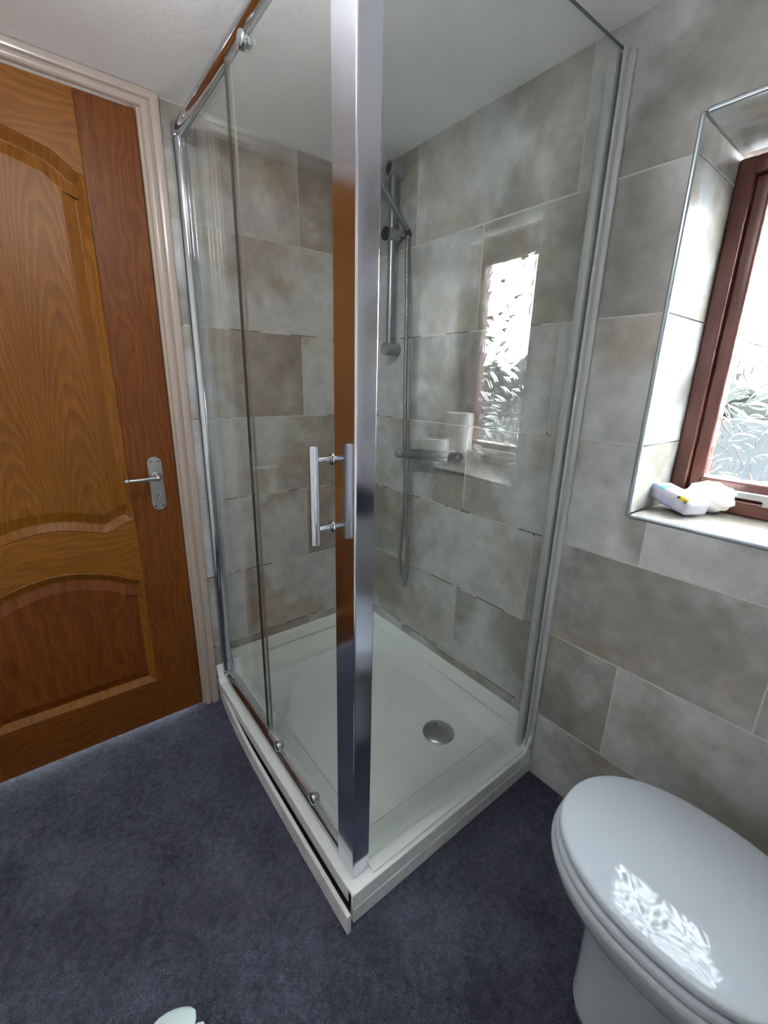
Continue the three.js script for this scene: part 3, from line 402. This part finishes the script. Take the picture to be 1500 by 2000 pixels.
// ---------------------------------------------------------------- shower fittings
{
  const rz = 0.213, rx = -0.04;
  const r = thing('shower_rail', 'grey vertical riser rail with round end brackets on the tiled wall', 'shower rail');
  part(r, 'rail_tube', rodBetween([rx, 1.392, rz], [rx, 1.985, rz], 0.0142, 24), M.rail);
  for (const y of [1.985, 1.402]) { const b = part(r, 'bracket', latheAlong([[0.0001, 0], [0.022, 0], [0.0235, 0.002], [0.0235, 0.060], [0.022, 0.0625], [0.0185, 0.0625], [0.0185, 0.058], [0.0001, 0.058]], [-0.002, y, rz], [-1, 0, 0], 32), M.greyplastic); if (y > 1.5) part(b, 'end_cap', latheAlong([[0.0001, 0.0582], [0.0175, 0.0582], [0.0175, 0.060], [0.0001, 0.060]], [-0.002, y, rz], [-1, 0, 0], 24), M.black); }
  const s = part(r, 'slider', merge([latheAlong([[0.0001, 0], [0.021, 0], [0.0225, 0.002], [0.0225, 0.052], [0.021, 0.054], [0.0001, 0.054]], [-0.014, 1.786, rz], [-1, 0, 0], 28), rodBetween([-0.022, 1.786, rz], [-0.022, 1.789, rz + 0.040], 0.011, 20)]), M.greyplastic, null, 'grey sliding holder');
  part(s, 'clamp_knob', latheAlong([[0.0001, 0.054], [0.022, 0.054], [0.0225, 0.056], [0.0225, 0.058], [0.020, 0.060], [0.0001, 0.060]], [-0.014, 1.786, rz], [-1, 0, 0], 24), M.black);
  const hs = thing('hand_shower', 'grey hand shower clipped in the slider of the riser rail', 'hand shower');
  part(hs, 'handle', rodBetween([-0.012, 1.792, rz + 0.052], [-0.160, 1.937, rz + 0.044], 0.0085, 20, 0.0105), M.rail);
  part(hs, 'hose_socket', rodBetween([-0.003, 1.778, rz + 0.053], [-0.014, 1.796, rz + 0.052], 0.0105, 18), M.black);
  part(hs, 'spray_head', latheAlong([[0.0001, 0.022], [0.018, 0.02], [0.034, 0.012], [0.04, 0.004], [0.04, 0], [0.0001, 0]], [-0.176, 1.940, rz + 0.044], [0.75, 0.66, 0], 32), M.greyplastic);
  // bar mixer
  const mA = [-0.058, 1.0135, 0.302], mB = [-0.058, 1.043, 0.632], D = new THREE.Vector3(0, mB[1] - mA[1], mB[2] - mA[2]).normalize().toArray(), L = 0.331;
  const m = thing('bar_mixer', 'grey chrome bar mixer valve low on the tiled shower wall', 'shower mixer');
  part(m, 'body', merge([latheAlong([[0.0001, 0.045], [0.0165, 0.045], [0.019, 0.05], [0.019, L - 0.05], [0.0165, L - 0.045], [0.0001, L - 0.045]], mA, D, 32), ...[0.085, L - 0.085].map((t) => rodBetween([-0.055, mA[1] + D[1] * t, mA[2] + D[2] * t], [-0.001, mA[1] + D[1] * t, mA[2] + D[2] * t], 0.016, 24))]), M.rail);
  for (const [a, b] of [[0, 0.043], [L - 0.043, L]]) part(m, 'control_knob', latheAlong([[0.0001, a], [0.013, a], [0.0165, a + 0.004], [0.018, (a + b) / 2], [0.0165, b - 0.004], [0.013, b], [0.0001, b]], mA, D, 26), a ? M.black : M.greyplastic);
  part(m, 'outlet', rodBetween([-0.058, 0.985, 0.362], [-0.058, 1.005, 0.362], 0.0095, 18), M.rail);
  // hose with its spiral ribs
  const hp = [[-0.010, 1.777, 0.2665], [-0.0165, 1.745, 0.272], [-0.026, 1.68, 0.285], [-0.036, 1.56, 0.303], [-0.042, 1.36, 0.315], [-0.043, 1.09, 0.326], [-0.036, 0.87, 0.332], [-0.040, 0.77, 0.331], [-0.044, 0.62, 0.324], [-0.046, 0.53, 0.325], [-0.048, 0.478, 0.342], [-0.05, 0.466, 0.3625], [-0.052, 0.495, 0.378], [-0.054, 0.61, 0.381], [-0.056, 0.78, 0.366], [-0.057, 0.90, 0.362], [-0.058, 0.986, 0.362]];
  const cv = new THREE.CatmullRomCurve3(hp.map((p) => new THREE.Vector3(...p)), false, 'centripetal'), N = 900, rad = 10, fr = cv.computeFrenetFrames(N, false), pos = [], idx = [];
  for (let i = 0; i <= N; i++) { const p = cv.getPointAt(i / N), rr = 0.0076 + 0.0008 * Math.sin(i * 1.9); for (let k = 0; k < rad; k++) { const a = 2 * Math.PI * k / rad, n = fr.normals[i].clone().multiplyScalar(Math.cos(a) * rr).addScaledVector(fr.binormals[i], Math.sin(a) * rr).add(p); pos.push(n.x, n.y, n.z); } }
  for (let i = 0; i < N; i++) for (let k = 0; k < rad; k++) { const a = i * rad + k, b = i * rad + (k + 1) % rad; idx.push(a, b, a + rad, b, b + rad, a + rad); }
  const hg = new THREE.BufferGeometry(); hg.setAttribute('position', new THREE.Float32BufferAttribute(pos, 3)); hg.setIndex(idx); hg.computeVertexNormals();
  const hose = new THREE.Mesh(hg, M.rail); hose.name = 'shower_hose'; hose.userData = { label: 'ribbed grey metal shower hose looping below the bar mixer', category: 'hose' }; scene.add(hose);
}

// ---------------------------------------------------------------- toilet
{
  const tx = -0.361, zb = LEDGE.z;
  const t = thing('toilet', 'white ceramic toilet with its oval lid closed', 'toilet', [tx, 0, 0]);
  const N = 72;
  const outline = (a, front, back, zc, sq) => { const P = []; for (let i = 0; i < N; i++) { const th = 2 * Math.PI * i / N, s = Math.sin(th), c = Math.cos(th); if (c >= 0) { const k = 2 / 2.16; P.push([a * Math.sign(s) * Math.pow(Math.abs(s), k), zc - front * Math.pow(c, k)]); } else { const k = 2 / (2 + sq); P.push([a * Math.sign(s) * Math.pow(Math.abs(s), k), zc + back * Math.pow(-c, k)]); } } return P; };
  const loft = (sections, capTop, capBot) => {                  // sections of N points at heights
    const pos = [], idx = []; for (const [P, y] of sections) for (const [x, z] of P) pos.push(x, typeof y === 'function' ? y(x, z) : y, z);
    for (let r = 0; r + 1 < sections.length; r++) for (let i = 0; i < N; i++) { const j = (i + 1) % N, a = r * N + i, b = r * N + j, c = a + N, d = b + N; idx.push(a, c, b, b, c, d); }
    const cap = (r, up) => { const k = pos.length / 3, P = sections[r][0], y = sections[r][1]; let sx = 0, sz = 0; P.forEach(([x, z]) => { sx += x / N; sz += z / N; }); pos.push(sx, typeof y === 'function' ? y(sx, sz) : y, sz); for (let i = 0; i < N; i++) { const j = (i + 1) % N; if (up) idx.push(r * N + i, k, r * N + j); else idx.push(r * N + i, r * N + j, k); } };
    if (capTop) cap(sections.length - 1, true); if (capBot) cap(0, false);
    const g = new THREE.BufferGeometry(); g.setAttribute('position', new THREE.Float32BufferAttribute(pos, 3)); g.setIndex(idx); g.computeVertexNormals(); return g;
  };
  const zc = 1.505, O = (d, a = 0.178, f = 0.222, b = 0.205) => outline(a - d, f - d, b - d, zc, 0.5);
  part(t, 'pan', loft([[outline(0.100, 0.080, zb - 1.46, 1.46, 1), 0.001], [outline(0.101, 0.082, zb - 1.46, 1.46, 1), 0.02], [outline(0.094, 0.082, zb - 1.46, 1.46, 1), 0.09], [outline(0.096, 0.09, zb - 1.465, 1.465, 1), 0.20], [outline(0.108, 0.10, zb - 1.47, 1.47, 1), 0.262], [outline(0.116, 0.112, zb - 1.475, 1.475, 1), 0.275], [outline(0.134, 0.150, zb - 1.49, 1.49, 0.8), 0.290], [outline(0.156, 0.190, zb - zc, zc, 0.7), 0.325], [outline(0.174, 0.220, zb - zc, zc, 0.6), 0.362], [outline(0.180, 0.2275, zb - zc, zc, 0.6), 0.388], [outline(0.179, 0.2265, zb - zc, zc, 0.6), 0.400], [outline(0.170, 0.217, zb - zc, zc, 0.6), 0.4045]], true, true), M.ceramic);
  part(t, 'seat', loft([[O(0.008), 0.4055], [O(0.001), 0.4075], [O(0), 0.412], [O(0), 0.418], [O(0.002), 0.4225], [O(0.008), 0.4245]], true, true), M.seat);
  const dome = (x, z) => 0.4445 + 0.0012 * (1 - clamp(Math.hypot(x / 0.178, (z - zc) / 0.215)) ** 2) * 1.0;
  part(t, 'lid', loft([[O(0.016), 0.4256], [O(0.008), 0.4278], [O(0.006), 0.431], [O(0.0055), 0.437], [O(0.0075), 0.4415], [O(0.012), 0.444], [O(0.020), dome], [O(0.045), dome], [O(0.08), dome], [O(0.12), dome], [O(0.155), dome]], true, true), M.seat, null, 'closed glossy white lid');
  for (const s of [-1, 1]) part(t, 'hinge', rodBetween([s * 0.075 - 0.018, 0.425, 1.722], [s * 0.075 + 0.018, 0.425, 1.722], 0.012, 18), M.chrome);
}

// ---------------------------------------------------------------- things on the sill, the boxing and the floor
function crumple(seed, rx, ry, rz, rough, detail = 40) {
  const g = mergeVertices(new THREE.SphereGeometry(1, detail, Math.round(detail * 0.7)).deleteAttribute('normal').deleteAttribute('uv')), p = g.attributes.position, R = rng(seed), dirs = [];
  for (let i = 0; i < 26; i++) { const v = new THREE.Vector3(R() - 0.5, R() - 0.5, R() - 0.5).normalize(); dirs.push([v, 0.55 + 0.5 * R()]); }
  for (let i = 0; i < p.count; i++) {
    const v = new THREE.Vector3().fromBufferAttribute(p, i).normalize(); let f = 1; for (const [d, k] of dirs) { const t = Math.abs(v.dot(d) - 0.3); f -= rough * k * Math.exp(-t * t * 90); }
    p.setXYZ(i, v.x * f * rx, Math.max(-0.98 * ry, v.y * f * ry), v.z * f * rz);
  }
  g.computeVertexNormals(); return g;
}
{
  const packTex = dataTex(512, 256, (u, v) => {                 // printed film: white with aqua and yellow blotches
    const n = fbm(u, v, 8, 4, 3); let q = [172, 170, 186]; const blot = (cu, cv, ru, rv, c, k) => { const d = Math.hypot((u - cu) / ru, (v - cv) / rv) + 0.7 * (n - 0.5); q = mix3(q, c, k * (1 - smooth(0.75, 1.0, d))); };
    blot(0.72, 0.56, 0.12, 0.2, [86, 178, 178], 0.9); blot(0.88, 0.45, 0.1, 0.3, [140, 170, 205], 0.7); blot(0.66, 0.52, 0.04, 0.1, [220, 226, 228], 0.9); blot(0.22, 0.40, 0.13, 0.10, [186, 166, 30], 0.9); blot(0.31, 0.38, 0.03, 0.05, [50, 58, 48], 0.9); blot(0.14, 0.34, 0.04, 0.06, [96, 106, 40], 0.8); blot(0.48, 0.15, 0.2, 0.12, [150, 152, 184], 0.8);
    const k = (n - 0.5) * 10; return [q[0] + k, q[1] + k, q[2] + k];
  });
  const L = 0.125, Wd = 0.076, Ht = 0.040, g = new RoundedBoxGeometry(L, Ht, Wd, 6, 0.012), p = g.attributes.position, R = rng(4);
  for (let i = 0; i < p.count; i++) { const x = p.getX(i), y = p.getY(i), z = p.getZ(i), e = Math.abs(x) / (L / 2), puff = 1 + 0.22 * (1 - e * e) * (1 - (z / (Wd / 2)) ** 2); p.setXYZ(i, x + 0.003 * Math.sin(z * 160), y > 0 ? y * puff + 0.0018 * Math.sin(x * 190 + z * 90) : y, z * (1 - 0.1 * e * e) + 0.002 * Math.sin(x * 120)); }
  g.computeVertexNormals(); planar(g, (x) => x / L + 0.5, (x, y, z) => (z + y) / (Wd + Ht) + 0.5);
  const pack = thing('wipes_packet', 'soft plastic packet with aqua and yellow print lying on the window sill', 'packet', [0.126, 1.006, 1.2185]);
  const body = part(pack, 'body', g, phys({ map: packTex, roughness: 0.3, clearcoat: 0.3 })); body.rotation.set(0.0, 1.22, 0.2);
const fl = part(body, 'end_flap', rbox(L / 2 - 0.004, L / 2 + 0.012, -0.001, 0.001, -0.03, 0.03, 0.0008), M.paper);
  const tis = new THREE.Mesh(crumple(21, 0.034, 0.043, 0.060, 0.05, 48), M.paper); tis.name = 'crumpled_tissue'; tis.position.set(0.194, 1.0125, 1.268); tis.rotation.y = 0.15; tis.userData = { label: 'white crumpled tissue behind the printed packet on the sill', category: 'tissue' }; scene.add(tis);
  // seen only as reflections in the side pane: paper rolls at the far end of the sill
  const rollG = (r, h, c) => new THREE.LatheGeometry([[c, 0], [r - 0.003, 0], [r, 0.003], [r, h - 0.003], [r - 0.003, h], [c, h], [c, 0]].map(([a, b]) => new THREE.Vector2(a, b)), 40);
  const r1 = thing('paper_roll', 'tall white paper roll standing at the far end of the sill', 'paper roll', [0.166, WIN.y0 + 0.0005, 1.59]);
  part(r1, 'sheet_roll', rollG(0.055, 0.198, 0.021), M.paper); part(r1, 'cardboard_core', rollG(0.0208, 0.197, 0.0195), std({ color: 0x9a8468, roughness: 0.9 }));
  const r2 = thing('paper_roll', 'short white toilet roll in front of the tall roll on the sill', 'paper roll', [0.056, WIN.y0 + 0.0005, 1.603]);
  part(r2, 'sheet_roll', rollG(0.052, 0.098, 0.021), M.paper); part(r2, 'cardboard_core', rollG(0.0208, 0.097, 0.0195), std({ color: 0x9a8468, roughness: 0.9 }));
  const tp = new THREE.Mesh(crumple(8, 0.036, 0.044, 0.042, 0.16), M.paper); tp.name = 'crumpled_tissue'.concat('_001'); tp.position.set(0.155, 1.0135, 1.478); tp.userData = { label: 'white crumpled tissue beside the paper rolls on the sill', category: 'tissue' }; scene.add(tp);
  // folded navy towel on the boxing, reflected in the corner post
  const tg = []; for (let i = 0; i < 4; i++) tg.push(new RoundedBoxGeometry(0.23 - 0.006 * i, 0.03, 0.16 - 0.004 * i, 4, 0.0145).translate(0.003 * (i % 2), 0.0155 + 0.0285 * i, 0));
  const tw = thing('folded_towel', 'folded navy blue towel on the tiled boxing behind the toilet', 'towel', [-0.15, LEDGE.y + 0.0005, 1.86]);
  tg.forEach((q) => part(tw, 'fold', q, phys({ color: 0x1d2745, roughness: 1, sheen: 0.4, sheenColor: new THREE.Color(0x39466e) })));
  // pale crumpled cloth on the carpet, mostly below the frame
  const cl = new THREE.Mesh(crumple(15, 0.19, 0.047, 0.14, 0.12, 80).translate(0, 0.044, 0), phys({ color: 0xd3e6e2, roughness: 0.85, sheen: 0.2 })); cl.name = 'crumpled_cloth'; cl.position.set(-1.226, 0.0, 1.062); cl.rotation.y = 0.5; cl.userData = { label: 'pale mint crumpled cloth lying on the dark carpet', category: 'cloth' }; scene.add(cl);
}
// ---------------------------------------------------------------- ceiling lamp (above the frame; its glints show on the chrome and the casing)
{
  const l = thing('ceiling_lamp', 'round opal globe ceiling lamp between the door and the shower', 'lamp', LAMP);
  part(l, 'base', new THREE.CylinderGeometry(0.06, 0.065, 0.022, 40).translate(0, -0.0115, 0), M.gloss);
  part(l, 'stem', new THREE.CylinderGeometry(0.012, 0.012, 0.03, 20).translate(0, -0.036, 0), M.chrome);
  part(l, 'lamp_globe', new THREE.SphereGeometry(0.078, 40, 24).translate(0, -0.125, 0), std({ color: 0xffffff, emissive: new THREE.Color(0.97, 0.985, 1), emissiveIntensity: 0.6, roughness: 0.4 }), null, 'glowing opal globe');
  const p = new THREE.PointLight(new THREE.Color(0.97, 0.985, 1.0), LAMP_POWER, 0, 2); p.name = 'ceiling_lamp_light'; p.position.set(LAMP[0], H - 0.125, LAMP[2]); p.castShadow = true; p.shadow.radius = 2; scene.add(p);
}
shade(scene);
renderer.render(scene, camera);
